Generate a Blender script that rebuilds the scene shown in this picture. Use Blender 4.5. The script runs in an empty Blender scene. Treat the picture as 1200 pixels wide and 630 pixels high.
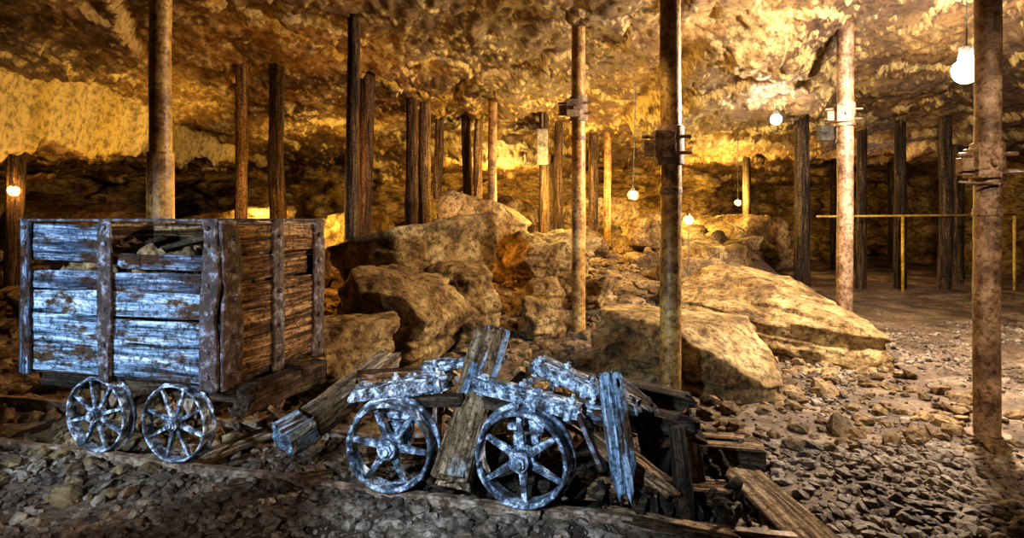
import bpy, bmesh, math, random
import numpy as np
from mathutils import Matrix, Vector, Euler
rng=np.random.default_rng(7); random.seed(7)
scene=bpy.context.scene; COL=scene.collection
# ------------------------------------------------------------------ noise
def _h(ix,iy,iz,s):
    n=(ix*374761393+iy*668265263+iz*2147483647+s*974634777)&0xffffffff
    n=((n^(n>>13))*1274126177)&0xffffffff
    n=((n^(n>>16))*2246822519)&0xffffffff
    return ((n^(n>>15))&0xffffff)/float(0xffffff)
def vn(P,s=0):
    P=np.asarray(P,float); i=np.floor(P).astype(np.int64); f=P-i; f=f*f*(3-2*f); r=0
    for dx in (0,1):
        for dy in (0,1):
            for dz in (0,1):
                w=(f[:,0] if dx else 1-f[:,0])*(f[:,1] if dy else 1-f[:,1])*(f[:,2] if dz else 1-f[:,2])
                r=r+w*_h(i[:,0]+dx,i[:,1]+dy,i[:,2]+dz,s)
    return r*2-1
def fbm(P,sc=1.0,o=4,s=0,ridge=False,gain=.5):
    P=np.asarray(P,float)*sc; a=1; t=0; r=np.zeros(len(P))
    for k in range(o):
        v=vn(P+17.3*k,s+k)
        if ridge: v=1-2*np.abs(v)
        r+=a*v; t+=a; a*=gain; P=P*2.03
    return r/t
def ss(t):
    t=np.clip(t,0,1); return t*t*(3-2*t)
# ------------------------------------------------------------------ mesh helpers
def mesh_obj(name,V,F,mat=None,smooth=True,parent=None,M=None):
    me=bpy.data.meshes.new(name)
    if isinstance(F,np.ndarray):
        n=F.shape[1]; V=np.asarray(V,np.float32)
        me.vertices.add(len(V)); me.vertices.foreach_set('co',V.ravel())
        me.loops.add(F.size); me.loops.foreach_set('vertex_index',F.astype(np.int32).ravel())
        me.polygons.add(len(F)); me.polygons.foreach_set('loop_start',np.arange(0,F.size,n,dtype=np.int32))
        me.update(calc_edges=True); me.validate()
    else:
        me.from_pydata([tuple(v) for v in V],[],F); me.update()
    me.polygons.foreach_set('use_smooth',[smooth]*len(me.polygons))
    if mat: me.materials.append(mat)
    ob=bpy.data.objects.new(name,me); COL.objects.link(ob)
    if M is not None: ob.matrix_world=M
    if parent:
        ob.parent=parent; ob.matrix_parent_inverse=parent.matrix_basis.inverted()
    return ob
def empty(name,loc):
    e=bpy.data.objects.new(name,None); e.empty_display_size=.2; e.location=loc; COL.objects.link(e); return e
def grid(nx,ny):
    i=np.arange(nx-1); j=np.arange(ny-1); I,J=np.meshgrid(i,j,indexing='ij')
    a=(I*ny+J).ravel(); return np.stack([a,a+ny,a+ny+1,a+1],1)
class Geo:
    def __init__(s): s.V=[]; s.F=[]
    def add(s,V,F,M=None):
        o=len(s.V)
        for v in V:
            v=Vector(v); s.V.append(tuple(M@v) if M is not None else tuple(v))
        for f in F: s.F.append([i+o for i in f])
    def box(s,c,d,M=None):
        x,y,z=[k/2 for k in d]
        V=[Vector((a*x+c[0],b*y+c[1],e*z+c[2])) for a in(-1,1) for b in(-1,1) for e in(-1,1)]
        s.add(V,[[0,1,3,2],[4,6,7,5],[0,4,5,1],[2,3,7,6],[0,2,6,4],[1,5,7,3]],M)
    def cyl(s,p0,p1,r0,r1=None,n=12,M=None,cap=True):
        if r1 is None: r1=r0
        p0=Vector(p0);p1=Vector(p1); q=(p1-p0).to_track_quat('Z','Y'); V=[];
        for p,r in((p0,r0),(p1,r1)):
            for k in range(n):
                a=2*math.pi*k/n; V.append(p+q@Vector((r*math.cos(a),r*math.sin(a),0)))
        F=[[k,(k+1)%n,n+(k+1)%n,n+k] for k in range(n)]
        if cap: F+= [list(range(n))[::-1],list(range(n,2*n))]
        s.add(V,F,M)
    def lathe(s,prof,n=64,M=None,wob=0):   # prof: closed list (r,y), axis Y
        V=[];m=len(prof)
        for k in range(n):
            a=2*math.pi*k/n
            w=1+wob*math.sin(3*a+1)+wob*.7*math.sin(7*a)
            for r,y in prof: V.append((r*w*math.cos(a),y,r*w*math.sin(a)))
        F=[[k*m+j,k*m+(j+1)%m,((k+1)%n)*m+(j+1)%m,((k+1)%n)*m+j] for k in range(n) for j in range(m)]
        s.add(V,F,M)
    def obj(s,name,mat,parent=None,smooth=False,bevel=0,M=None):
        ob=mesh_obj(name,s.V,s.F,mat,smooth,parent,M)
        if bevel:
            b=ob.modifiers.new('bevel','BEVEL'); b.width=bevel; b.segments=2; b.limit_method='ANGLE'
        return ob
def sweep(L,W,T,N,M=24,round_=False,amp=.006,rag=.0,seed=0,nsc=8,taper=1.0,wfun=None,bend=0,chip=0,crack=0):
    """ragged timber / pipe along +X (0..L); section WxT"""
    a=np.linspace(0,2*np.pi,M,endpoint=False)
    if round_: sy=np.cos(a)*W/2; sz=np.sin(a)*T/2
    else:
        k=.22; c=np.cos(a); s_=np.sin(a)
        sy=np.sign(c)*np.abs(c)**k*W/2; sz=np.sign(s_)*np.abs(s_)**k*T/2
        if W>T*1.5: sy=np.where(np.abs(sz)>T*.42,np.linspace(1,-1,M//2+1)[np.minimum(np.arange(M),M-np.arange(M))]*W/2,sy)
    xs=np.linspace(0,L,N); V=[]
    for i,x in enumerate(xs):
        t=x/L; k=1+(taper-1)*t
        V.append(np.stack([np.full(M,x),sy*k,sz*k],1))
    V=np.concatenate(V); Q=V*np.array([nsc*.35,nsc,nsc])+seed*13.7
    n1=fbm(Q,1,4,seed)
    rad=V[:,1:]/np.maximum(1e-6,np.linalg.norm(V[:,1:],axis=1))[:,None]
    V[:,1]+=rad[:,0]*n1*amp
    V[:,2]+=rad[:,1]*n1*amp*.7
    if crack:
        cr=fbm(V*np.array([2.5,60,60])+seed*3.1,1,3,seed+33,True); cr=np.clip(cr-.35,0,1)
        V[:,2]-=np.sign(V[:,2])*cr*crack
    wob=fbm(np.stack([V[:,0]*1.2+seed*5,np.zeros(len(V)),np.zeros(len(V))],1),1,2,seed+3)
    V[:,1]+=wob*amp*1.5+bend*np.sin(np.pi*V[:,0]/L)
    if chip:
        c=fbm(Q*np.array([1.5,1,1])+9,.5,3,seed+21); c=np.clip(c-.12,0,1)*chip
        V[:,1]-=np.sign(V[:,1])*np.minimum(np.abs(V[:,1])*.9,c)*(np.abs(V[:,1])>W*.35)
    if rag:
        e=fbm(np.stack([V[:,1]*26+seed,V[:,2]*26,np.zeros(len(V))],1),1,3,seed+5)
        V[:M,0]+=(e[:M]+.3)*rag; V[-M:,0]+=(e[-M:]-.3)*rag
    F=[]
    for i in range(N-1):
        for j in range(M): F.append([i*M+j,i*M+(j+1)%M,(i+1)*M+(j+1)%M,(i+1)*M+j])
    V=V.tolist(); c0=len(V); V.append([sum(v[0] for v in V[:M])/M+.0,0,0]); V.append([L,0,0])
    for j in range(M):
        F.append([c0,(j+1)%M,j]); F.append([c0+1,(N-1)*M+j,(N-1)*M+(j+1)%M])
    return V,F
def between(p0,p1,roll=0):
    p0=Vector(p0);p1=Vector(p1); x=(p1-p0).normalized()
    up=Vector((0,0,1)) if abs(x.z)<.95 else Vector((0,1,0))
    y=up.cross(x).normalized(); z=x.cross(y)
    R=Matrix((x,y,z)).transposed().to_4x4()
    return Matrix.Translation(p0)@R@Matrix.Rotation(roll,4,'X')
SEED=[100]
def beam(name,p0,p1,W,T,mat,parent=None,roll=0,amp=.006,rag=.03,round_=False,taper=1,nsc=9,bend=0,N=None,M=28,chip=0,crack=0):
    SEED[0]+=1; L=(Vector(p1)-Vector(p0)).length
    V,F=sweep(L,W,T,N or max(8,int(L/.02)),M,round_,amp,rag,SEED[0],nsc,taper,bend=bend,chip=chip,crack=crack)
    return mesh_obj(name,V,F,mat,True,parent,between(p0,p1,roll))
def vplank(name,p0,p1,W,T,mat,parent,amp=.007,rag=.03,nsc=12,M=52,chip=.02,crack=.010):
    """board standing on edge: width W is vertical"""
    return beam(name,p0,p1,W,T,mat,parent,math.pi/2,amp,rag,False,1,nsc,0,max(10,int((Vector(p1)-Vector(p0)).length/.012)),M,chip,crack)
# ------------------------------------------------------------------ materials
def nodes(name):
    m=bpy.data.materials.new(name); m.use_nodes=True; t=m.node_tree; b=t.nodes['Principled BSDF']; return m,t,b
def ramp(t,stops,src):
    r=t.nodes.new('ShaderNodeValToRGB'); e=r.color_ramp.elements
    while len(e)<len(stops): e.new(.5)
    for i,(p,c) in enumerate(stops): e[i].position=p; e[i].color=(*c,1)
    t.links.new(src,r.inputs[0]); return r.outputs[0]
def noise(t,vec,sc,det=8,rough=.6,dist=0,w=None):
    n=t.nodes.new('ShaderNodeTexNoise'); n.inputs['Scale'].default_value=sc; n.inputs['Detail'].default_value=det
    n.inputs['Roughness'].default_value=rough; n.inputs['Distortion'].default_value=dist
    if w is not None: n.noise_dimensions='4D'; t.links.new(w,n.inputs['W'])
    t.links.new(vec,n.inputs['Vector']); return n.outputs['Fac']
def mixc(t,f,a,b,mode='MIX'):
    m=t.nodes.new('ShaderNodeMix'); m.data_type='RGBA'; m.blend_type=mode
    for s,i in((f,0),(a,6),(b,7)):
        if isinstance(s,(float,int)): m.inputs[i].default_value=s
        elif isinstance(s,tuple): m.inputs[i].default_value=(*s,1)
        else: t.links.new(s,m.inputs[i])
    return m.outputs[2]
def math_(t,op,a,b=0):
    m=t.nodes.new('ShaderNodeMath'); m.operation=op
    for s,i in((a,0),(b,1)):
        if isinstance(s,(float,int)): m.inputs[i].default_value=s
        else: t.links.new(s,m.inputs[i])
    return m.outputs[0]
def bump(t,b,h,st,dist):
    n=t.nodes.new('ShaderNodeBump'); n.inputs['Strength'].default_value=st; n.inputs['Distance'].default_value=dist
    t.links.new(h,n.inputs['Height']); t.links.new(n.outputs[0],b.inputs['Normal'])
def mapping(t,sc=(1,1,1)):
    tc=t.nodes.new('ShaderNodeTexCoord'); m=t.nodes.new('ShaderNodeMapping'); m.inputs['Scale'].default_value=sc
    t.links.new(tc.outputs['Object'],m.inputs[0]); return m.outputs[0]
def mat_rock(name,c1,c2,c3,sc=1.5,bs=.9,bd=.05,rough=.85,strat=1.0,spec=.3,fine=14,face=None,soot=None,dks=.85):
    m,t,b=nodes(name); v=mapping(t,(1,1,strat))
    n1=noise(t,v,sc,12,.7,.4); n2=noise(t,v,fine,10,.75)
    vo=t.nodes.new('ShaderNodeTexVoronoi'); vo.inputs['Scale'].default_value=fine*.5; t.links.new(v,vo.inputs['Vector'])
    col=ramp(t,[(.36,c1),(.5,c2),(.64,c3)],n1)
    if soot: col=mixc(t,ramp(t,[(.42,(0,0,0)),(.56,(1,1,1))],noise(t,v,.45,6,.6,.5)),col,soot)
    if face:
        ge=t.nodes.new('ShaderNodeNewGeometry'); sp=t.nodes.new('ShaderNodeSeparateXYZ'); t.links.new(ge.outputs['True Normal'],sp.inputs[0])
        f=ramp(t,[(.40,(1,1,1)),(.66,(0,0,0))],math_(t,'ABSOLUTE',sp.outputs[2])); col=mixc(t,f,col,face)  # paler limestone on steep faces, also painting in the ledge's brighter light
    dk=ramp(t,[(.40,(.10,.08,.07)),(.54,(1,1,1))],n2)
    col=mixc(t,dks,col,dk,'MULTIPLY'); t.links.new(col,b.inputs['Base Color'])
    b.inputs['Roughness'].default_value=rough; b.inputs['Specular IOR Level'].default_value=spec
    h=math_(t,'ADD',math_(t,'MULTIPLY',n1,1.6),math_(t,'MULTIPLY',n2,.7)); h=math_(t,'ADD',h,math_(t,'MULTIPLY',vo.outputs['Distance'],.3))
    bump(t,b,h,bs,bd); return m
def mat_wood(name,c1,c2,c3,axis='X',rough=.85,bs=1,bd=.02,patch=None,patch_lo=.5,patch_hi=.62,spec=.25):
    m,t,b=nodes(name); s={'X':(1.8,30,30),'Z':(30,30,1.8)}[axis]
    v=mapping(t,s); v2=mapping(t); v3=mapping(t,(3,9,9))
    oi=t.nodes.new('ShaderNodeObjectInfo'); w=math_(t,'MULTIPLY',oi.outputs['Random'],20)
    n1=noise(t,v,1.0,10,.75,.8,w); n2=noise(t,v3,1.2,8,.7,0,w); n3=noise(t,v2,40,8,.75,0,w)
    col=ramp(t,[(.40,c1),(.5,c2),(.60,c3)],n1)
    if patch: col=mixc(t,ramp(t,[(patch_lo,(0,0,0)),(patch_hi,(1,1,1))],n2),col,patch)
    dk=ramp(t,[(.40,(.06,.05,.045)),(.52,(1,1,1))],n3); col=mixc(t,.85,col,dk,'MULTIPLY')
    t.links.new(col,b.inputs['Base Color']); b.inputs['Roughness'].default_value=rough; b.inputs['Specular IOR Level'].default_value=spec
    h=math_(t,'ADD',n1,math_(t,'MULTIPLY',n3,.7)); bump(t,b,h,bs,bd); return m
def mat_iron(name,c1,c2,c3,metal=.3,rough=.5,sc=10,bs=.5,lo=.36,hi=.62):
    m,t,b=nodes(name); v=mapping(t); oi=t.nodes.new('ShaderNodeObjectInfo'); w=math_(t,'MULTIPLY',oi.outputs['Random'],20)
    n1=noise(t,v,sc,10,.7,.3,w); n2=noise(t,v,sc*5,6,.7,0,w)
    col=ramp(t,[(lo,c1),((lo+hi)/2,c2),(hi,c3)],n1)
    dk=ramp(t,[(.40,(.15,.10,.08)),(.52,(1,1,1))],n2); col=mixc(t,.75,col,dk,'MULTIPLY'); t.links.new(col,b.inputs['Base Color'])
    b.inputs['Metallic'].default_value=metal
    t.links.new(ramp(t,[(.3,(rough-.15,)*3),(.7,(min(1,rough+.25),)*3)],n2),b.inputs['Roughness'])
    bump(t,b,math_(t,'ADD',n1,math_(t,'MULTIPLY',n2,.5)),bs,.01); return m
def mat_emit(name,c,s):
    m,t,b=nodes(name); b.inputs['Base Color'].default_value=(*c,1)
    b.inputs['Emission Color'].default_value=(*c,1); b.inputs['Emission Strength'].default_value=s; return m
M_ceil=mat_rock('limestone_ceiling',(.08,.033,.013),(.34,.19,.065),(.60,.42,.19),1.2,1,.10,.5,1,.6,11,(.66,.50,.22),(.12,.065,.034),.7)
M_wall=mat_rock('limestone_wall',(.10,.05,.02),(.40,.26,.09),(.62,.45,.2),1.2,1,.12,.8,2.2,.3,9)
M_floor=mat_rock('mine_floor',(.055,.038,.027),(.18,.125,.085),(.40,.31,.22),1.8,1,.03,.55,1,.45,30)
M_rock=mat_rock('limestone_boulder',(.07,.038,.015),(.33,.21,.082),(.64,.48,.24),3.0,1,.05,.75,1,.35,18)
M_grav=mat_rock('gravel_stone',(.045,.034,.027),(.16,.12,.09),(.40,.34,.28),2.6,.8,.012,.6,1,.4,40)
M_rub=mat_rock('rubble_stone',(.06,.038,.019),(.20,.13,.065),(.42,.30,.16),2.6,.9,.02,.75,1,.3,30)
M_bluewood=mat_wood('weathered_blue_wood',(.015,.02,.03),(.26,.38,.56),(.76,.88,1.0),patch=(.09,.05,.028),patch_lo=.51,patch_hi=.58)
M_bluewood2=mat_wood('stained_blue_wood',(.012,.012,.018),(.09,.13,.21),(.46,.56,.74),patch=(.07,.033,.018),patch_lo=.46,patch_hi=.54)
M_brownwood=mat_wood('rotten_brown_wood',(.010,.006,.004),(.14,.075,.034),(.54,.35,.19),patch=(.40,.33,.28),patch_lo=.60,patch_hi=.68)
M_darkwood=mat_wood('dark_rotten_wood',(.008,.006,.005),(.045,.03,.02),(.15,.105,.07))
M_tanwood=mat_wood('tan_wood',(.025,.015,.009),(.25,.165,.09),(.60,.46,.30),patch=(.4,.42,.45),patch_lo=.58,patch_hi=.66)
M_log=mat_wood('prop_log_wood',(.012,.008,.006),(.07,.04,.022),(.2,.12,.065))
M_loglight=mat_wood('prop_log_pale_wood',(.03,.018,.01),(.18,.11,.055),(.38,.25,.13))
M_pipe=mat_iron('ochre_rusty_steel',(.11,.038,.010),(.36,.20,.055),(.55,.36,.12),.1,.40,7,.5)
M_pipe2=mat_iron('dull_rusty_steel',(.05,.026,.017),(.20,.12,.07),(.38,.26,.17),.1,.55,8,.6)
M_strap=mat_iron('rusty_strap_iron',(.015,.009,.008),(.07,.042,.035),(.30,.33,.43),.0,.7,18,1,.37,.66)
M_blueiron=mat_iron('weathered_blue_iron',(.02,.017,.018),(.12,.165,.24),(.70,.82,.98),.0,.68,22,1,.41,.60)
M_bright=mat_iron('limed_iron',(.03,.022,.018),(.20,.27,.38),(.78,.9,1.0),.0,.7,28,1,.42,.60)
M_rail=mat_iron('rail_iron',(.06,.035,.025),(.22,.145,.10),(.46,.37,.30),.2,.5,8,.6)
M_box=mat_iron('grey_painted_steel',(.05,.05,.05),(.16,.15,.14),(.25,.24,.22),.2,.5,10,.3)
M_yel=mat_iron('yellow_paint',(.36,.22,.03),(.5,.34,.06),(.6,.44,.1),0,.5,6,.2)
M_white=mat_emit('white_bulb',(1,.84,.66),2700)
M_white2=mat_emit('cool_bulb',(1,.85,.6),480)
M_amber=mat_emit('amber_bulb',(1,.55,.14),420)
# ------------------------------------------------------------------ terrain
H=1.25
def ground(x,y):
    x=np.asarray(x,float);y=np.asarray(y,float)
    P=np.stack([x,y,np.zeros_like(x)],1)
    edge=1-ss((x-(.35*y+.1))/1.3)
    h=.8*ss((y-4.4)/6.5)*edge+.08*ss((y-5)/6)
    tv=-(x-.042)*math.sin(math.radians(-15.1))+(y-2.464)*math.cos(math.radians(-15.1))   # distance across the track
    band=np.exp(-((tv-.25)/.55)**4)*(x<1.2)
    h+=fbm(P,1.1,4,3)*(.035*(1-.8*band)+.10*ss((y-4)/3)*edge)
    h+=fbm(P,6,4,5)*.02*(1-.6*band)+.020*np.exp(-((tv+.10)/.16)**2)*(x<1.2)
    return h
def g1(x,y): return float(ground([x],[y])[0])
def ceil_h(x,y):
    x=np.asarray(x,float);y=np.asarray(y,float)
    P=np.stack([x,y,np.zeros_like(x)],1)
    z=np.interp(y,[0,5,8,10,15,20],[3.5,3.45,3.02,2.85,2.4,2.2])
    lx=-5.5+.35*fbm(P,.5,3,31)+.15*fbm(P,3,3,37)
    z=z-(.15+.75*ss((13.5-y)/6))*ss((lx-x)/.16)
    z-=.20*ss((fbm(P,.35,2,44)-.05)/.06)
    z-=.11*ss((fbm(P,.6,3,47)-.12)/.05)
    z-=.07*ss((fbm(P,.9,3,49)-.08)/.04)
    W=P+.12*np.stack([fbm(P,3,2,71),fbm(P,3,2,72),P[:,0]*0],1)
    z+=.10*fbm(P,.8,3,11)+.075*(fbm(W,2.0,3,12,True)-.3)+.050*fbm(W,5.5,3,15,True)+.034*fbm(W,15,2,19,True)
    ax,ay,bx,by=-2.75,5.6,-1.05,8.8
    t=np.clip(((x-ax)*(bx-ax)+(y-ay)*(by-ay))/((bx-ax)**2+(by-ay)**2),0,1)
    d=np.hypot(x-(ax+t*(bx-ax)),y-(ay+t*(by-ay)))+.06*fbm(P,3,3,50)
    z+=.25*np.exp(-(d/.06)**2)
    return z
def c1(x,y): return float(ceil_h([x],[y])[0])
xs=np.concatenate([np.arange(-10.5,-7,.07),np.arange(-7,6.5,.028),np.arange(6.5,12.01,.07)]); ys=np.concatenate([np.arange(.5,4.8,.08),np.arange(4.8,10.5,.028),np.arange(10.5,18.2,.07)])
X,Y=np.meshgrid(xs,ys,indexing='ij')
mesh_obj('ceiling',np.stack([X.ravel(),Y.ravel(),ceil_h(X.ravel(),Y.ravel())],1),grid(len(xs),len(ys)),M_ceil)
ys2=np.concatenate([np.arange(.3,4.5,.035),np.arange(4.5,18.2,.07)]); xs2=np.arange(-10.5,12.01,.05)
X,Y=np.meshgrid(xs2,ys2,indexing='ij')
mesh_obj('floor',np.stack([X.ravel(),Y.ravel(),ground(X.ravel(),Y.ravel())],1),grid(len(xs2),len(ys2)),M_floor)
# back wall
wx=np.arange(-10.5,12.01,.055); wz=np.arange(-.4,3.9,.05)
X,Z=np.meshgrid(wx,wz,indexing='ij'); x=X.ravel(); z=Z.ravel()
P=np.stack([x,z*0,z*1.8],1)
yb=np.interp(x,[-10,-6,-3,0,2,4.5,7,12],[13,13.2,13,13.6,14.2,14,16.8,17])-.5*ss((1.3-z)/1.6)
yb+=.55*fbm(P,.6,4,61)+.35*fbm(P,2,4,62,True)+.5*ss((fbm(P,.45,2,66))/.08)+.3*ss((fbm(P*np.array([.5,1,1.5]),1,2,67))/.06)
mesh_obj('wall_back',np.stack([x,yb,z],1),grid(len(wx),len(wz)),M_wall)
for nm,x0,sg,s in(('wall_left',-9.6,1,71),('wall_right',10.8,-1,81)):
    wy=np.arange(.3,18,.08); Yg,Z=np.meshgrid(wy,wz,indexing='ij'); y=Yg.ravel(); z=Z.ravel(); P=np.stack([y*0,y,z*1.8],1)
    xx=x0+sg*(.5*fbm(P,.6,4,s)+.3*fbm(P,2,4,s+1,True)+.4*ss((1.2-z)/1.4))
    mesh_obj(nm,np.stack([xx,y,z],1),grid(len(wy),len(wz)),M_wall)
# ------------------------------------------------------------------ rocks
ICO={}
def ico(n):
    if n not in ICO:
        bm=bmesh.new(); bmesh.ops.create_icosphere(bm,subdivisions=n,radius=1)
        V=np.array([v.co[:] for v in bm.verts]); F=np.array([[v.index for v in f.verts] for f in bm.faces]); bm.free()
        V/=np.linalg.norm(V,axis=1)[:,None]; ICO[n]=(V,F)
    return ICO[n]
def poly_rock(n,seed,k=16,extra=9,jit=.22,cut=(.8,1.25),planes=None):
    r=np.random.default_rng(seed); D,F=ico(n)
    N=[];p=[]
    for ax in range(3):
        for sg in(-1,1):
            v=np.zeros(3); v[ax]=sg; v+=r.normal(0,jit,3); N.append(v/np.linalg.norm(v)); p.append(r.uniform(.88,1.0))
    for _ in range(extra):
        v=r.normal(size=3); v/=np.linalg.norm(v); N.append(v); p.append(r.uniform(*cut))
    for q in (planes or []):
        v=np.array(q[:3],float); N.append(v/np.linalg.norm(v)); p.append(q[3])
    A=np.maximum(0,D@np.array(N).T)/np.array(p); R=(A**k).sum(1)**(-1/k)
    return D*R[:,None],F
def boulder(name,c,half,rot=(0,0,0),seed=1,mat=None,n=6,amp=1.0,extra=9,jit=.22,cut=(.8,1.25),planes=None):
    V,F=poly_rock(n,seed,60,extra,jit,cut,planes); V=V*np.array(half); m=min(half)
    nn=V/np.linalg.norm(V,axis=1)[:,None]
    d=fbm(V+seed*7.7,1.8,3,seed)*.06+fbm(V*np.array([1,1,2.2])+seed,4.5,4,seed+4,True)*.035+fbm(V+seed,16,3,seed+8)*.016
    st=fbm(V*np.array([.5,.5,6])+seed,1.6,2,seed+14); d-=.045*ss((st-.1)/.06)
    V=V+nn*(d*amp)[:,None]
    M=Matrix.Translation(Vector(c))@Euler(rot).to_matrix().to_4x4()
    return mesh_obj(name,V,F,mat or M_rock,True,None,M)
R=math.radians
boulder('boulder',(-.95,6.35,.62),(.62,.55,.55),(R(8),R(-10),R(20)),3)
boulder('boulder',(-.98,5.0,.42),(.50,.45,.42),(R(10),R(24),R(-25)),5,cut=(.75,1.1))
boulder('boulder',(-1.22,4.15,.24),(.33,.30,.30),(R(5),R(-8),R(30)),8)
boulder('boulder',(-.38,8.1,1.00),(.66,.5,.5),(0,R(8),R(10)),12)
boulder('boulder',(.36,7.5,.70),(.44,.4,.36),(R(6),R(5),R(25)),57,extra=6,cut=(.85,1.2))
boulder('boulder',(.34,6.65,.36),(.24,.24,.22),(0,R(10),R(15)),15,n=5)
boulder('boulder',(.32,5.85,.25),(.24,.22,.22),(R(6),0,R(-15)),18,n=5)
boulder('boulder',(.97,6.7,.38),(.19,.18,.19),(0,0,R(30)),19,n=5)
boulder('boulder',(-.36,5.2,.18),(.2,.18,.15),(0,0,R(12)),20,n=5)
boulder('boulder',(-.42,5.9,.42),(.24,.24,.34),(R(5),R(-15),R(40)),22,n=5)
boulder('boulder',(2.1,9.2,1.05),(.42,.35,.25),(0,0,R(8)),24,n=5)
boulder('boulder',(-2.3,9.4,.85),(.7,.5,.45),(0,R(6),R(18)),26,n=5)
boulder('boulder',(-4.2,9.6,.9),(.9,.6,.5),(0,R(-6),R(-12)),27,n=5)
boulder('boulder',(-6.6,9.2,.9),(1.1,.7,.55),(0,R(4),R(10)),28,n=5)
boulder('boulder',(-1.1,9.7,1.0),(.5,.4,.5),(0,0,R(25)),29,n=5)
boulder('boulder',(3.3,10.8,.85),(.7,.5,.5),(0,R(-8),R(-20)),30,n=5)
boulder('boulder',(4.6,11.8,.75),(.8,.6,.55),(0,R(8),R(15)),31,n=5)
boulder('boulder',(-.2,11.2,1.15),(.7,.5,.55),(0,R(8),R(15)),32,n=5)
boulder('boulder',(1.6,11.6,1.1),(.8,.5,.45),(0,R(-5),R(-10)),33,n=5)
boulder('boulder',(2.75,8.9,.45),(.55,.5,.45),(0,R(-8),R(30)),34,n=5)
boulder('rock_slab',(1.30,4.62,.20),(.66,.46,.29),(R(5),R(3),R(-12)),41,n=6,extra=2,jit=.12,cut=(1.0,1.3),planes=[(1,-.4,.9,.86),(-1,-.5,.5,.95)])
boulder('rock_slab',(2.52,5.95,.19),(.84,.78,.36),(R(4),R(6),R(-20)),43,n=6,extra=2,jit=.12,cut=(1.0,1.3),planes=[(-.5,-.7,1,.86),(1,.2,.8,1.05)])
def scatter(name,n,fx,fy,smin,smax,mat,seed,dens=None,lvl=1,sink=.35,pw=2.2,flat=.7):
    r=np.random.default_rng(seed); var=[poly_rock(lvl,seed*50+i,20,5,.3,(.75,1.1)) for i in range(20)]
    x=r.uniform(*fx,n*3); y=r.uniform(*fy,n*3)
    if dens is not None:
        keep=r.uniform(size=len(x))<dens(x,y); x=x[keep];y=y[keep]
    x=x[:n];y=y[:n]; n=len(x); z=ground(x,y); s=smin+(smax-smin)*r.uniform(size=n)**pw
    VV=[];FF=[];o=0
    for i in range(n):
        V,F=var[i%20]; sc=s[i]*np.array([1,r.uniform(.65,1),r.uniform(.45,flat)])
        e=Euler((r.uniform(-.5,.5),r.uniform(-.5,.5),r.uniform(0,6.28))).to_matrix()
        W=(V*sc)@np.array(e).T+np.array([x[i],y[i],z[i]+s[i]*sink*.6]); VV.append(W); FF.append(F+o); o+=len(V)
    return mesh_obj(name,np.concatenate(VV),np.concatenate(FF),mat,False)
pp=lambda x,y:np.clip(.35+2.2*fbm(np.stack([x,y,x*0],1),1.3,3,90),.04,1)
pf=lambda x,y:np.clip(.7+1.4*fbm(np.stack([x,y,x*0],1),2.2,3,95),.4,1)
scatter('gravel',9000,(-3.4,2.4),(1.9,3.3),.006,.042,M_grav,1,pf,1,.3,3.4)
scatter('gravel',7000,(.7,6.0),(2.0,7.0),.006,.040,M_grav,2,pp,1,.35,3.4)
scatter('rubble_pile',4200,(-2.6,3.2),(3.2,9.5),.012,.085,M_rub,3,None,1,.4,3)
scatter('rubble_pile',420,(-8.5,5.4),(6.5,12.6),.08,.34,M_rub,4,lambda x,y:np.where((x<.36*y+.3)&((np.abs(x)>1.6)|(y>8.5)),1,.0),3,.3,2.0,.8)
scatter('rubble_pile',1500,(-6,-1.5),(2.6,7.5),.015,.09,M_rub,5,None,1,.4,2)
# ------------------------------------------------------------------ props
def steel(x,y,r,mat=M_pipe,clamp=None,cr=1.0,sleeve=None,lean=0):
    z0=g1(x,y)-.08; z1=c1(x,y)+.06; e=empty('steel_prop',(x,y,z0))
    beam('tube',(x,y,z0),(x+lean,y,z1),2*r,2*r,mat,e,0,.005,0,True,1,7,N=70,M=32)
    g=Geo()
    for zz in (z0+.10,):
        g.cyl((x,y,zz-.04),(x,y,zz),r*1.9,r*1.7,24)
    if clamp:
        g.cyl((x,y,clamp-.12),(x,y,clamp+.12),r*1.28*cr,n=28)
        g.box((x-r*.9,y-r*.6,clamp),(r*2.0,r*1.9,.17)); g.box((x-r*2.2,y-r*.5,clamp-.02),(r*1.3,r*.9,.10))
        for dz in(-.05,.05): g.cyl((x-r*3.0,y-r*.6,clamp+dz),(x+r*1.7,y-r*1.2,clamp+dz),.012,n=8)
        g.cyl((x-r*.7,y-r*1.9,clamp),(x-r*.7,y-r*1.4,clamp),.022,n=6)
        g.cyl((x,y,clamp-.30),(x,y,clamp-.26),r*1.1,n=28)
    if sleeve: g.cyl((x,y,z0),(x,y,sleeve),r*1.22,r*1.2,28)
    g.obj('clamp',M_pipe2 if not sleeve else M_pipe,e,False,.004)
    return e
def log(x,y,d,mat=M_log,lean=(0,0),gone=0):
    z0=g1(x,y)-.08; z1=c1(x,y)+.06
    return beam('wooden_prop',(x,y,z0),(x+lean[0],y+lean[1],z1),d*1.05,d*.95,mat,None,random.uniform(0,3),.018,.02,True,.9,5,bend=random.uniform(-.04,.04),N=80,M=36)
steel(.994,3.74,.064,clamp=1.70)
steel(.646,5.8,.068,clamp=2.30)
steel(3.50,6.28,.078,M_pipe2,clamp=2.33)
p=steel(2.745,3.45,.066,M_pipe2,clamp=1.56)
g=Geo()
for z,x2 in((1.52,2.52),(1.44,2.50),(1.50,2.95)): g.cyl((2.745,3.36,z),(x2,3.34,z+.01),.007,n=8)
g.obj('wedge_rods',M_rail,p)
steel(-2.53,4.3,.074,clamp=None,sleeve=1.72)
steel(-.27,8.3,.062)
steel(1.6,10.0,.058,M_pipe)
log(-3.32,7.35,.15,M_loglight)
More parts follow.
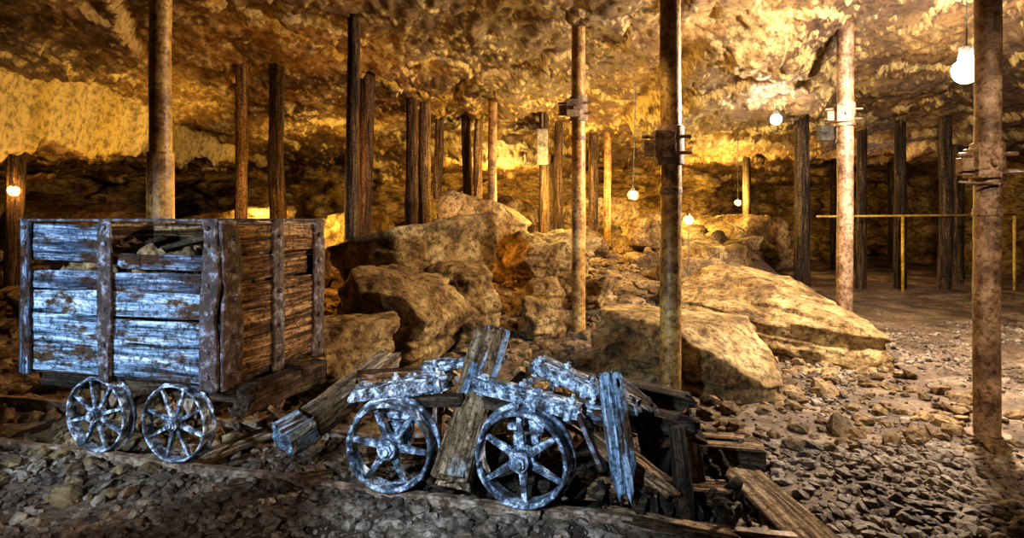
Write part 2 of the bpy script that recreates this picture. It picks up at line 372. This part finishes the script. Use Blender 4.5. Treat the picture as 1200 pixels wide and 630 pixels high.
log(-1.66,6.1,.15,M_log,(.05,0)); log(-1.93,7.6,.22,M_log,(.10,0)); log(-2.90,7.35,.19,M_darkwood)
log(-6.0,7.2,.2,M_log,(.03,0))
for X_,Y_,d in((-1.43,8.6,.17),(-1.28,8.9,.18),(-1.2,9.8,.15),(-.76,9.7,.15),(-.52,9.5,.15),(.5,9.4,.17),(.77,9.9,.16),(1.34,9.9,.17),(.85,12,.16)):
    log(X_,Y_,d,M_log if random.random()<.6 else M_loglight)
log(4.44,9.15,.24,M_darkwood)
for X_,Y_,d in((5.8,9.9,.17),(6.5,10.0,.2),(7.1,9.8,.2),(7.9,10.6,.2),(8.6,11.5,.2),(6.0,12.5,.2),(7.3,13.5,.2),(5.0,12.8,.18),(8.9,14,.2)):
    log(X_,Y_,d,M_darkwood)
# ------------------------------------------------------------------ track frame
A=R(-15.1); O=Vector((.042,2.464,0)); UX=Vector((math.cos(A),math.sin(A),0)); VY=Vector((-math.sin(A),math.cos(A),0))
def T(s,v,z): return O+UX*s+VY*v+Vector((0,0,z))
def TM(s,v,z): return Matrix.Translation(T(s,v,z))@Matrix.Rotation(A,4,'Z')
tr=empty('mine_track',T(-1,.25,0))
def rail(name,p0,p1,h=.085):
    g=Geo(); L=(Vector(p1)-Vector(p0)).length; n=int(L/.06); V=[];F=[]
    prof=[(-.03,-h),(.03,-h),(.03,-h+.012),(.007,-h+.02),(.007,-.02),(.018,-.014),(.018,0),(-.018,0),(-.018,-.014),(-.007,-.02),(-.007,-h+.02),(-.03,-h+.012)]
    for i in range(n+1):
        w=random.uniform(-.0015,.0015)
        for y,z in prof: V.append((L*i/n,y+w,z+w+.004*math.sin(i*.4)))
    m=len(prof)
    for i in range(n):
        for j in range(m): F.append([i*m+j,i*m+(j+1)%m,(i+1)*m+(j+1)%m,(i+1)*m+j])
    F+= [list(range(m))[::-1],list(range(n*m,n*m+m))]; g.add(V,F); g.obj(name,M_rail,tr,False,0,between(p0,p1))
rail('rail_near',T(-4.3,0,.062),T(.08,0,.062)); rail('rail_near_loose',T(.02,.03,.06),Vector((1.10,2.25,.055)))
rail('rail_far',T(-4.6,.58,.062),T(.6,.58,.062))
for i in range(9):
    s=-4.1+i*.55+random.uniform(-.05,.05)
    beam('sleeper_%d'%(i+1),T(s,-.14,-.03),T(s+random.uniform(-.05,.05),.75,-.03),.14,.07,M_darkwood,tr)
def wheel(name,s,v,z,r,parent,mat,ns=6,rot=0,w=.065,tilt=0,yaw=0,hub=1.0,rim=.022,sp=1.0):
    M=TM(s,v,z)@Matrix.Rotation(yaw,4,'Z')@Matrix.Rotation(tilt,4,'X')@Matrix.Rotation(rot,4,'Y')
    g=Geo(); q=r; e=rim
    g.lathe([(q,-w*.45),(q,w*.5),(q+.016,w*.52),(q+.016,w*.75),(q-e*.7,w*.75),(q-e*.9,w*.1),(q-e,-w*.25),(q-e*.8,-w*.5),(q-.006,-w*.55)],80,wob=.004)
    g.lathe([(.042*hub,-w*.75),(.042*hub,w*.8),(.001,w*.8),(.001,-w*.75)],28)
    g.lathe([(.054*hub,-w*.2),(.054*hub,w*.3),(.03,w*.3),(.03,-w*.2)],28)
    g.cyl((0,-w*1.15,0),(0,0,0),.019,n=14)
    g.cyl((0,-w*.95,0),(0,-w*.7,0),.03,n=6)
    for k in range(ns):
        a=2*math.pi*k/ns; Mk=Matrix.Rotation(a,4,'Y')
        x0,x1=.035,q-e*.7; h0,h1=.017*sp,.010*sp
        V=[(x0,-.016,-h0),(x0,.012,-h0),(x0,.012,h0),(x0,-.016,h0),(x1,-.010,-h1),(x1,.008,-h1),(x1,.008,h1),(x1,-.010,h1)]
        g.add(V,[[0,1,2,3],[4,7,6,5],[0,4,5,1],[1,5,6,2],[2,6,7,3],[3,7,4,0]],Mk)
    return g.obj(name,mat,parent,False,.0035,M)
# ------------------------------------------------------------------ mine cart
s0,s1=-2.695,-1.469; w=.82; zb=.45; zt=1.235; vf=-.02
cart=empty('mine_cart',T((s0+s1)/2,vf+w/2,.44))
def side(rows,v,tag):
    for i,(za,zz,a,b_,mm) in enumerate(rows):
        vplank('%s_plank_%d'%(tag,i+1),T(a,v,(za+zz)/2),T(b_,v,(za+zz)/2+random.uniform(-.004,.004)),zz-za-.004,.030,mm,cart,rag=.04)
side([(.45,.60,s0+.01,s1-.01,M_bluewood),(.60,.755,s0+.0,s1-.01,M_bluewood),(.755,.885,s0,s1-.02,M_bluewood),(.885,.985,s0+.02,s1-.03,M_bluewood2),
      (1.03,1.225,s0+.0,s0+.53,M_bluewood2),(.99,1.07,s0+.62,s1-.02,M_bluewood2)],vf+.015,'side_near')
side([(.45,.65,s0,s1,M_darkwood),(.65,.85,s0,s1,M_darkwood),(.85,1.03,s0,s1,M_darkwood),(1.03,1.225,s0,s1,M_brownwood)],vf+w-.015,'side_far')
for i,(za,zz) in enumerate([(.45,.62),(.62,.79),(.79,.93),(.93,1.06),(1.07,1.225)]):
    vplank('end_plank_%d'%(i+1),T(s1,vf+.01,(za+zz)/2),T(s1,vf+w-.01-(.12 if i==3 else 0),(za+zz)/2+random.uniform(-.008,.008)),zz-za-.006,.03,M_brownwood,cart,rag=.04,crack=.014)
    vplank('rear_plank_%d'%(i+1),T(s0,vf+.01,(za+zz)/2),T(s0,vf+w-.01,(za+zz)/2),zz-za-.008,.03,M_brownwood,cart)
def strap(n,s,v,along,za=.43,zz=1.245,W=.065,th=.02,mat=M_strap,lean=0):
    p0=T(s,v,za)
    p1=T(s+(lean if along=='s' else 0),v+(lean if along=='v' else 0),zz); V,F=sweep(zz-za,W,th,60,40,False,.012,.015,SEED[0]+300,18,chip=.045,crack=.005); SEED[0]+=1
    Zx=(p1-p0).normalized(); Yx=UX if along=='s' else VY; Yx=(Yx-Zx*Yx.dot(Zx)).normalized(); Xx=Zx.cross(Yx)
    mesh_obj(n,V,F,mat,True,cart,Matrix.Translation(p0)@Matrix((Zx,Yx,Xx)).transposed().to_4x4())
strap('strap_1',s0+.03,vf-.014,'s',mat=M_bluewood2); strap('strap_2',s0+.56,vf-.018,'s',W=.085); strap('strap_3',s1-.045,vf-.018,'s',W=.10,th=.026)
strap('strap_4',s1+.018,vf+.06,'v',W=.13,th=.022); strap('strap_5',s1+.022,vf+.40,'v',W=.085,lean=-.0); strap('strap_6',s1+.02,vf+w-.05,'v',W=.10,lean=.02)
g=Geo()
for s,v in [(s0+.03,vf-.03),(s0+.56,vf-.035),(s1-.045,vf-.038)]:
    for z in(.5,.62,.8,.93,1.12,1.2): g.cyl(T(s,v,z),T(s,v+.02,z),.013,n=7)
for v in(vf+.06,vf+.40,vf+w-.05):
    for z in(.5,.68,.86,1.0,1.15): g.cyl(T(s1+.02,v,z),T(s1+.045,v,z),.014,n=7)
g.obj('bolts',M_strap,cart)
for k,(a,b_) in enumerate([(T(s0,vf,1.238),T(s1,vf,1.238)),(T(s1,vf,1.238),T(s1,vf+w,1.238)),(T(s0,vf+w,1.238),T(s1,vf+w,1.238)),(T(s0,vf,1.238),T(s0,vf+w,1.238))]):
    beam('rim_%d'%(k+1),a,b_,.035,.014,M_strap,cart,0,.006,.01,nsc=12)
for k,v in enumerate((.08,.5)):
    beam('sill_%d'%(k+1),T(s0+.02,v,.40),T(s1+.12,v,.40),.09,.09,M_darkwood,cart)
beam('buffer_beam',T(s1+.07,.02,.36),T(s1+.07,.70,.36),.10,.13,M_darkwood,cart,0,.016,.06,chip=.05)
beam('floor_board',T(s0,.38,.45),T(s1,.38,.45),.76,.03,M_darkwood,cart,N=20)
g=Geo(); g.cyl(T(s1+.05,.2,.33),T(s1+.22,.22,.20),.014,n=8); g.cyl(T(s1+.22,.22,.20),T(s1+.10,.26,.10),.014,n=8); g.obj('coupling_hook',M_rail,cart)
rw=.188
for k,s in enumerate((-1.742,-2.225)):
    g=Geo(); g.cyl(T(s,0,.25),T(s,.58,.25),.022,n=14)
    for v in(.09,.49): g.box((0,0,0),(.12,.05,.13),TM(s,v,.31))
    g.obj('axle_%d'%(k+1),M_rail,cart)
    wheel('wheel_near_%d'%(k+1),s,0,.062+rw,rw,cart,M_blueiron,8,rot=.3+k,w=.05,rim=.014,sp=.6,hub=.8)
    wheel('wheel_far_%d'%(k+1),s,.58,.062+rw,rw,cart,M_rail,8,rot=.8,w=-.05,rim=.014,sp=.65)
def heap(name,parent,sa,sb,va,vb,z,n,smin,smax,mat,seed,hz=.1):
    r=np.random.default_rng(seed); VV=[];FF=[];o=0
    for i in range(n):
        V,F=poly_rock(2,seed*99+i%15,14,5,.3,(.8,1.1)); s=r.uniform(smin,smax); e=np.array(Euler(r.uniform(0,6,3)).to_matrix())
        a,b_=r.uniform(sa,sb),r.uniform(va,vb); p=T(a,b_,z+r.uniform(-hz,hz))
        VV.append((V*s*np.array([1,.8,.55]))@e.T+np.array(p)); FF.append(F+o); o+=len(V)
    mesh_obj(name,np.concatenate(VV),np.concatenate(FF),mat,False,parent)
heap('load_rubble',cart,s0+.08,s1-.08,.06,w-.1,.98,360,.025,.075,M_rub,6,.08)
for k in range(14):
    a=random.uniform(s0+.1,s1-.5); v=random.uniform(.08,.6)
    beam('load_stick_%d'%(k+1),T(a,v,random.uniform(1.02,1.10)),T(a+random.uniform(.3,.5),v+random.uniform(-.1,.15),random.uniform(1.02,1.18)),.04,.025,M_darkwood,cart,nsc=14)
# ------------------------------------------------------------------ wrecked truck
fr=empty('broken_cart_undercarriage',T(-.3,.28,.25))
r1=.198
wheel('wheel_1',-.59,-.01,.062+r1-.005,r1-.004,fr,M_blueiron,6,rot=.12,w=.075,yaw=.10)
wheel('wheel_2',0,0,.062+r1,r1,fr,M_blueiron,6,rot=.45,w=.075,yaw=-.04)
wheel('wheel_3',-.59,.56,.062+r1,r1,fr,M_rail,6,rot=.5,w=-.06); wheel('wheel_4',.02,.56,.062+r1,r1,fr,M_rail,6,rot=.5,w=-.06)
g=Geo()
g.cyl(T(-.59,0,.26),T(-.59,.56,.26),.022,n=14); g.cyl(T(0,0,.26),T(.02,.56,.26),.022,n=14); g.obj('axles',M_rail,fr)
def boltbar(name,p0,p1,W,Th,mat,bs,roll=0,up=.03):
    beam(name,p0,p1,W,Th,mat,fr,roll,.030,.09,nsc=13,chip=.08,M=44,N=70,crack=.016)
    beam(name+'_plate',Vector(p0)+Vector((.02,0,Th*.45)),Vector(p1)+Vector((-.03,.01,Th*.55)),W*.55,.014,M_blueiron,fr,roll,.012,.05,nsc=16,chip=.05,M=32,N=50)
    g=Geo(); M=between(p0,p1,roll)
    L=(Vector(p1)-Vector(p0)).length
    for i,t in enumerate(bs):
        y=(-.2,.15,.0,-.1)[i%4]*W; hh=up*(.7,1.2,.9,1.3)[i%4]
        g.cyl((L*t,y,Th/2-.02),(L*t+.004,y,Th/2+hh),.009,n=8); g.cyl((L*t,y,Th/2),(L*t,y,Th/2+.020),.019,n=6)
        g.box((L*t,0,-Th*.1),(.028,W*1.04,Th*.95))
    g.obj(name+'_bolts',M_bright,fr,False,.003,M)
boltbar('bearing_bar_1',T(-.80,.07,.45),T(-.36,.12,.52),.10,.06,M_bright,(.10,.42,.58,.88))
boltbar('bearing_bar_2',T(-.60,.34,.50),T(-.18,.38,.57),.10,.05,M_bright,(.2,.62,.8))
boltbar('bearing_bar_3',T(-.24,.07,.54),T(.24,.05,.45),.10,.06,M_bright,(.12,.45,.60,.9))
boltbar('bearing_bar_4',T(-.02,.30,.58),T(.46,.20,.44),.13,.06,M_bright,(.08,.30,.55,.75))
boltbar('bearing_bar_5',T(-.05,.13,.49),T(.40,.12,.41),.09,.05,M_bluewood2,(.3,.7))
beam('side_rail_1',T(-.72,.10,.41),T(-.30,.12,.44),.06,.05,M_darkwood,fr,chip=.02); beam('side_rail_2',T(-.2,.10,.45),T(.30,.12,.40),.07,.05,M_darkwood,fr,chip=.02)
beam('hanging_strap',T(.24,-.02,.46),T(.34,-.02,.24),.05,.02,M_strap,fr,chip=.02)
g=Geo()
for s in(-.59,0):
    for v in(.09,.36): 
        g.box((0,0,0),(.11,.06,.10),TM(s,v,.28)); g.box((0,0,0),(.16,.07,.06),TM(s,v,.38)); 
        for d in(-.05,.05): g.cyl(T(s+d,v,.30),T(s+d,v,.49),.010,n=8)
g.obj('axle_boxes',M_blueiron,fr,False,.008)
beam('leaning_post',T(.42,.02,.15),T(.35,.10,.62),.10,.06,M_bluewood,fr,.3,.022,.12,chip=.10,M=44,crack=.018,N=60)
beam('leaning_timber',Vector((-.245,2.44,.16)),Vector((-.10,3.02,.66)),.16,.12,M_tanwood,fr,.15,.022,.10,chip=.07,M=44,crack=.020,N=70)
beam('timber_cap',Vector((-.17,2.70,.44)),Vector((-.08,3.02,.69)),.13,.05,M_bluewood,fr,.2,.022,.10,chip=.08,M=40,crack=.018,N=50)
beam('loose_timber_1',Vector((-1.10,2.95,.17)),Vector((-.68,3.45,.42)),.15,.13,M_tanwood,fr,.1,.022,.10,chip=.07,M=44,crack=.020,N=70)
beam('loose_timber_end',Vector((-1.13,2.91,.165)),Vector((-1.03,3.03,.21)),.160,.14,M_bluewood,fr,.1,.016,.07,chip=.04,crack=.012,N=24)
beam('loose_timber_2',T(-.95,.30,.42),T(-.55,.62,.40),.12,.10,M_brownwood,fr,.2,.018,.08,chip=.06,crack=.014)
for k,(a,b_,W,Th,mm) in enumerate([
  (T(-.25,.45,.38),T(.72,.42,.30),.12,.10,M_darkwood),(T(.25,.25,.30),T(.62,.10,.12),.11,.09,M_brownwood),
  (T(.1,.60,.44),T(.70,.66,.34),.10,.09,M_darkwood),(T(.50,.05,.10),T(.62,.75,.22),.12,.10,M_darkwood),
  (T(-.9,.2,.10),T(-.2,.5,.14),.12,.09,M_brownwood),(T(.15,.20,.08),T(.85,.28,.08),.13,.08,M_brownwood),
  (T(.64,.08,.02),T(.60,.20,.38),.07,.06,M_darkwood),(T(.72,.30,.03),T(.66,.45,.38),.08,.06,M_brownwood),
  (T(.52,.30,.03),T(.46,.40,.42),.09,.07,M_darkwood),(T(-.4,.2,.12),T(-.15,.7,.42),.1,.08,M_darkwood),
  (T(-.25,.08,.08),T(.3,.5,.10),.12,.08,M_darkwood),(T(.3,.5,.47),T(.5,.35,.36),.12,.08,M_bluewood2),
  (T(.30,.1,.04),T(.85,.0,.05),.08,.05,M_brownwood),(T(-.45,.05,.03),T(-.1,.25,.22),.07,.06,M_darkwood)]):
    beam('rotten_timber_%d'%(k+1),a,b_,W,Th,mm,fr,random.uniform(-.2,.2),.024,.10,chip=.08,crack=.016,M=36)
heap('splinters',fr,-.5,.9,.05,.7,.07,260,.012,.05,M_darkwood,9,.06)
# right-hand sleepers
ts=empty('timber_sleeper_stack',(1.1,2.7,.05))
beam('cross_timber',(.70,3.05,.075),(1.24,2.93,.075),.11,.11,M_tanwood,ts,0,.006,.02)
beam('cross_timber_cap',(.66,3.12,.135),(1.18,3.03,.13),.08,.02,M_tanwood,ts,0,.005,.02)
beam('end_sleeper',(1.08,2.94,.03),(1.13,2.20,.03),.20,.06,M_tanwood,ts,0,.006,.02,M=40,crack=.006)
g=Geo(); 
for x in(.78,1.15): g.cyl((x,2.99,.12),(x,2.99,.15),.014,n=6)
g.obj('spikes',M_rail,ts)
beam('loose_plank',(-1.62,3.0,.02),(-1.35,3.32,.06),.13,.03,M_tanwood); beam('loose_plank',(-1.3,2.75,.02),(-.85,2.85,.03),.08,.03,M_brownwood)
g=Geo(); g.cyl((-.10,5.95,.30),(-.52,6.9,1.12),.012,n=8); g.obj('steel_bar',M_pipe)
# ------------------------------------------------------------------ handrail
e=empty('handrail',(6.2,9.5,.1)); g=Geo()
g.cyl((4.75,9.3,1.27),(8.2,9.75,1.30),.018,n=10)
for x,y in((6.2,9.48),(8.2,9.75)):
    g.cyl((x,y,g1(x,y)-.05),(x,y,1.28),.022,n=10)
g.obj('rails',M_yel,e,True)
# ------------------------------------------------------------------ lamps
def lamp(name,p,r,mat,cage=True,hang=None):
    e=empty(name,p); x,y,z=p
    bm=bmesh.new(); bmesh.ops.create_uvsphere(bm,u_segments=24,v_segments=14,radius=r); me=bpy.data.meshes.new('bulb'); bm.to_mesh(me); bm.free(); me.materials.append(mat)
    for f in me.polygons: f.use_smooth=True
    b=bpy.data.objects.new('bulb',me); COL.objects.link(b); b.location=p; b.parent=e; b.matrix_parent_inverse=e.matrix_basis.inverted()
    g=Geo(); g.cyl((x,y,z+r*.85),(x,y,z+r*1.9),r*.62,r*.5,16)
    if cage:
        for k in range(6):
            a=k*math.pi/3
            pts=[(x+r*q*math.cos(a),y+r*q*math.sin(a),z+r*h) for q,h in((.7,1.3),(1.5,.6),(1.6,-.5),(1.0,-1.4),(0,-1.6))]
            for i in range(4): g.cyl(pts[i],pts[i+1],r*.06,n=5)
    if hang is not None: g.cyl((x,y,z+r*1.8),(hang[0],hang[1],hang[2]),.006,n=6)
    g.obj('fitting',M_box,e); return e
lamp('bulb_lamp',(3.50,4.6,2.38),.095,M_white,False,(3.50,4.6,c1(3.50,4.6)))
lamp('bulb_lamp',(3.36,7.6,2.50),.065,M_white2,False,(3.36,7.6,c1(3.36,7.6)))
lamp('cage_lantern',(1.62,8.0,1.56),.045,M_amber,True,(1.66,8.0,c1(1.66,8.)))
lamp('cage_lantern',(1.98,6.7,1.23),.036,M_amber,True,(2.0,6.75,g1(2.0,6.75)))
lamp('cage_lantern',(4.16,11.0,1.53),.04,M_amber,True,(4.16,11.0,c1(4.16,11.)))
lamp('cage_lantern',(-5.84,7.0,1.57),.04,M_amber,True,(-5.98,7.12,1.80))
g=Geo(); g.box((.47,9.26,2.35),(.17,.10,.55)); g.cyl((.47,9.26,2.6),(.47,9.3,c1(.47,9.3)),.02,n=8); g.obj('junction_box',M_box,None,False,.01)
g=Geo(); g.box((4.72,9.0,2.52),(.2,.12,.22)); g.cyl((4.72,9.0,2.6),(4.72,9.0,c1(4.72,9.)),.012,n=8); g.obj('junction_box',M_box,None,False,.01)
# ------------------------------------------------------------------ lights
def point(name,p,W,c,r=.08):
    l=bpy.data.lights.new(name,'POINT'); l.energy=W; l.color=c; l.shadow_soft_size=r; o=bpy.data.objects.new(name,l); o.location=p; COL.objects.link(o); return o
def spot(name,p,tgt,W,c,ang,r=.06,blend=.6):
    l=bpy.data.lights.new(name,'SPOT'); l.energy=W; l.color=c; l.shadow_soft_size=r; l.spot_size=R(ang); l.spot_blend=blend
    o=bpy.data.objects.new(name,l); o.location=p; o.rotation_euler=(Vector(tgt)-Vector(p)).to_track_quat('-Z','Y').to_euler(); COL.objects.link(o); return o
ORG=(1,.50,.10); YEL=(1,.64,.16); COOL=(.58,.79,1)
spot('unseen_front_light',(-2.9,.6,1.5),(-2.0,3.0,.78),620,COOL,48,.05,.7)  # cool key near the camera, its source unseen
spot('unseen_front_light',(-1.1,.4,1.5),(-.05,2.7,.42),430,COOL,42,.04,.7)
spot('unseen_front_light',(-1.6,.3,1.1),(-.9,2.7,0),75,(.95,.88,.8),100,.04,.8)  # added fill, brightens the foreground gravel and rail
spot('unseen_flood',(.9,1.2,1.3),(-1.3,3.2,.8),190,(1,.66,.32),34,.05,.7)  # added spot to warm the cart end, no fixture there
spot('unseen_flood',(1.8,.8,2.6),(3.3,4.7,.1),430,(1,.80,.56),58,.05,.8)  # added spot, lights the right-hand post and floor
spot('unseen_flood',(-3.3,9.0,1.0),(-6.0,8.0,2.9),460,YEL,76)
spot('unseen_flood',(-3.6,7.8,1.0),(-2.6,13,1.6),600,YEL,95)
point('unseen_flood',(-7.6,9.6,1.3),30,ORG)
point('unseen_flood',(-.3,7.0,.9),16,ORG)
point('unseen_flood',(.7,8.8,1.7),230,YEL)
point('unseen_flood',(-.2,12.2,1.8),220,YEL)
point('unseen_flood',(4.6,12.6,1.7),320,YEL)
point('unseen_flood',(2.7,9.9,1.5),140,YEL)
point('unseen_flood',(-2.3,6.6,1.2),75,ORG)
spot('unseen_flood',(2.4,4.2,2.6),(-.8,5.6,.6),230,(1,.68,.28),54,.04)  # added spot from upper right to brighten the boulders, no fixture
spot('unseen_flood',(.2,3.4,2.6),(1.9,5.2,.3),55,(1,.70,.33),56,.04)  # unseen spot aimed to lift the slabs
spot('unseen_flood',(1.6,6.6,.8),(-.2,6.4,3.3),210,(1,.62,.25),110)  # unseen spot thrown up to brighten the ceiling
point('unseen_flood',(7.0,11.6,2.0),14,(.9,.70,.66))  # added point to lift the right background and handrail
wd=bpy.data.worlds.new('World'); scene.world=wd; wd.use_nodes=True; wd.node_tree.nodes['Background'].inputs[0].default_value=(.55,.48,.45,1); wd.node_tree.nodes['Background'].inputs[1].default_value=.035
cam=bpy.data.cameras.new('camera'); cam.sensor_width=36; cam.lens=21; cam.shift_y=-.05; cam.clip_start=.05
co=bpy.data.objects.new('camera',cam); co.location=(0,0,H); co.rotation_euler=(math.pi/2,0,0); COL.objects.link(co); scene.camera=co
scene.view_settings.view_transform='Standard'
try: scene.view_settings.look='Medium High Contrast'
except Exception as ex:
    print(ex)
